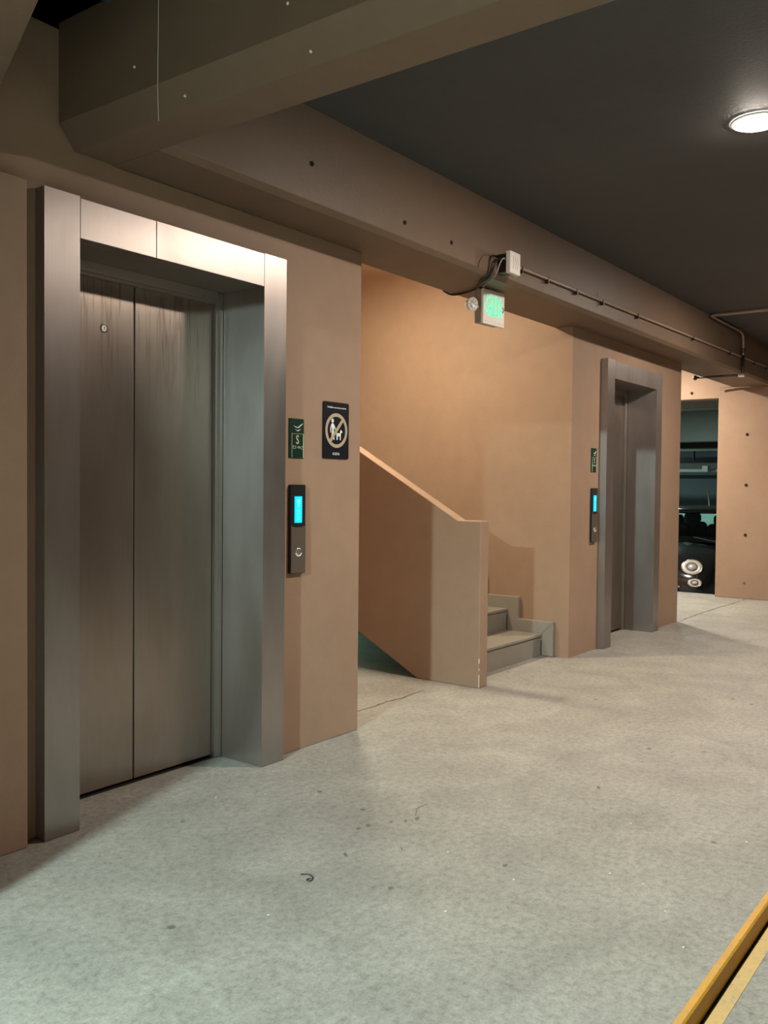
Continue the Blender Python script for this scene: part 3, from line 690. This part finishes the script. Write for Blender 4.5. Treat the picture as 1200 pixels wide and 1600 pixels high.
# greenhouse: pillars and roof
b = B()
fr = [(-0.70, 1.00), (-0.55, 1.44)]
zf, zr = 1.0, 1.47
roof = []
for s, hw_, h in ((1.62, 0.50, 1.435), (1.72, 0.54, 1.470), (2.1, 0.565, 1.505), (2.7, 0.56, 1.50), (3.15, 0.52, 1.46), (3.25, 0.49, 1.43)):
    roof.append([b.verts.new(CP(s, yy, hh)) for yy, hh in ((-hw_, h - 0.035), (-hw_ * 0.85, h - 0.008), (0, h), (hw_ * 0.85, h - 0.008), (hw_, h - 0.035), (0, h - 0.045))])
for A_, B_ in zip(roof, roof[1:]):
    for i in range(6): b.faces.new((A_[i], A_[(i + 1) % 6], B_[(i + 1) % 6], B_[i]))
b.faces.new(roof[0]); b.faces.new(roof[-1][::-1])
obj('roof', b, 'carpaint', car, smooth=True)
for sgn in (-1, 1):
    for (p0, p1, rr) in (((0.98, 0.74, 0.98), (1.66, 0.52, 1.43), 0.035), ((2.35, 0.78, 0.97), (2.3, 0.57, 1.46), 0.03), ((3.38, 0.70, 0.96), (3.20, 0.50, 1.43), 0.06)):
        b = B(); tube(b, [CP(p0[0], sgn * p0[1], p0[2]), CP(p1[0], sgn * p1[1], p1[2])], rr, 8); obj('pillar', b, 'carpaint', car, smooth=True)
def quad(pts, mat, name, lab=None):
    b = B(); b.faces.new([b.verts.new(CP(*p)) for p in pts]); o = obj(name, b, mat, car, label=lab)
    sm = o.modifiers.new('thick', 'SOLIDIFY'); sm.thickness = 0.004; return o
quad([(0.96, -0.72, 0.99), (0.96, 0.72, 0.99), (1.64, 0.51, 1.43), (1.64, -0.51, 1.43)], 'glass', 'windscreen')
quad([(3.40, -0.62, 1.00), (3.40, 0.62, 1.00), (3.25, 0.48, 1.42), (3.25, -0.48, 1.42)], 'glass', 'rear_window')
for sgn in (-1, 1): quad([(1.05, sgn * 0.76, 0.98), (3.3, sgn * 0.72, 0.98), (3.15, sgn * 0.52, 1.43), (1.70, sgn * 0.54, 1.43)], 'glass', 'side_window')
b = B(); prism(b, [(CP(1.0, 0, 0).x, cz + 0.99), (CP(1.5, 0, 0).x, cz + 0.99), (CP(1.5, 0, 0).x, cz + 1.05), (CP(1.25, 0, 0).x, cz + 1.06)], 'y', cy - 0.66, cy + 0.66); obj('dashboard', b, 'cabin', car)
for yy in (-0.36, 0.36):
    for s in (2.0, 2.9):
        b = B(); prism(b, rrect(0.44, 0.34, 0.08, 4, cy + yy, cz + 1.06), 'x', cx + s, cx + s + 0.10)
        sh = obj('seat_back', b, 'cabin', car, bevel=0.02)
        b = B(); prism(b, rrect(0.24, 0.15, 0.05, 4, cy + yy, cz + 1.29), 'x', cx + s + 0.02, cx + s + 0.08); obj('headrest', b, 'cabin', sh, bevel=0.01)
b = B(); Mx = facing(CP(1.55, 0.36, 1.06), (-0.9, 0, 0.45)); tube(b, [Mx @ Vector((0.17 * math.cos(a), 0.17 * math.sin(a), 0)) for a in [2 * PI * i / 20 for i in range(21)]], 0.016, 8); obj('steering_wheel', b, 'cabin', car)
def car_lamp(s, yy, h, rx, rz, nrm_, name, mat):
    Mx = facing(CP(s, yy, h), nrm_)
    b = B(); lathe(b, [(1.0, -0.03), (1.06, 0.0), (1.0, 0.012), (0.93, 0.004)], Mx @ Matrix.Diagonal((rx, rz, 1, 1)), 28); hl = obj(name, b, 'chrome', car, smooth=True)
    b = B(); lathe(b, [(0.95, 0.004), (0.75, 0.016), (0.55, 0.004), (0.50, -0.01), (0.42, 0.006), (0.36, 0.02), (0, 0.026)], Mx @ Matrix.Diagonal((rx, rz, 1, 1)), 28); obj('lens', b, mat, hl, smooth=True)
    b = B(); lathe(b, [(0.46, 0.012), (0.50, 0.022), (0.54, 0.012)], Mx @ Matrix.Diagonal((rx, rz, 1, 1)), 28); obj('lens_ring', b, 'cartrim', hl, smooth=True)
for sgn in (-1, 1):
    car_lamp(0.095, sgn * 0.535, 0.70, 0.135, 0.105, (-1, sgn * 0.42, 0.38), 'headlight', 'silver')
    car_lamp(0.015, sgn * 0.60, 0.495, 0.090, 0.058, (-1, sgn * 0.50, 0.22), 'fog_light', 'lens')
    b = B(); Mx = facing(CP(1.25, sgn * 0.88, 1.03), (-1, 0, 0)); lathe(b, [(0, 0.03), (0.06, 0.02), (0.09, 0), (0.07, -0.05), (0, -0.07)], Mx @ Matrix.Diagonal((1, 0.7, 1, 1)), 20); obj('wing_mirror', b, 'carpaint', car, smooth=True)
    for s in (0.68, 2.95):
        b = B(); Mx = facing(CP(s, sgn * 0.70, 0.30), (0, sgn, 0))
        lathe(b, [(0, -0.08), (0.26, -0.08), (0.30, -0.05), (0.30, 0.10), (0.26, 0.125), (0.19, 0.125)], Mx, 32); wh = obj('wheel', b, 'tyre', car)
        b = B(); lathe(b, [(0.19, 0.122), (0.17, 0.10), (0.04, 0.115), (0, 0.12)], Mx, 32); obj('rim', b, 'chrome', wh)
b = B(); prism(b, rrect(0.80, 0.10, 0.04, 4, cy, cz + 0.36), 'x', cx - 0.022, cx + 0.03); obj('lower_grille', b, 'cartrim', car, bevel=0.01)
b = B()
for (yy, h) in ((-0.395, 0.43), (-0.345, 0.455), (-0.35, 0.415)): lathe(b, [(0, 0.012), (0.014, 0.006), (0.017, 0)], facing(CP(-0.012, yy, h), (-1, 0, 0)), 10)
obj('badge_studs', b, 'chrome', car)
b = B(); tube(b, [CP(0.93, -0.66, 1.0), CP(1.05, -0.25, 1.06)], 0.010, 6); obj('wiper', b, 'cartrim', car)
b = B(); tube(b, [CP(0.93, 0.1, 1.0), CP(1.05, 0.5, 1.06)], 0.010, 6); obj('wiper', b, 'cartrim', car)
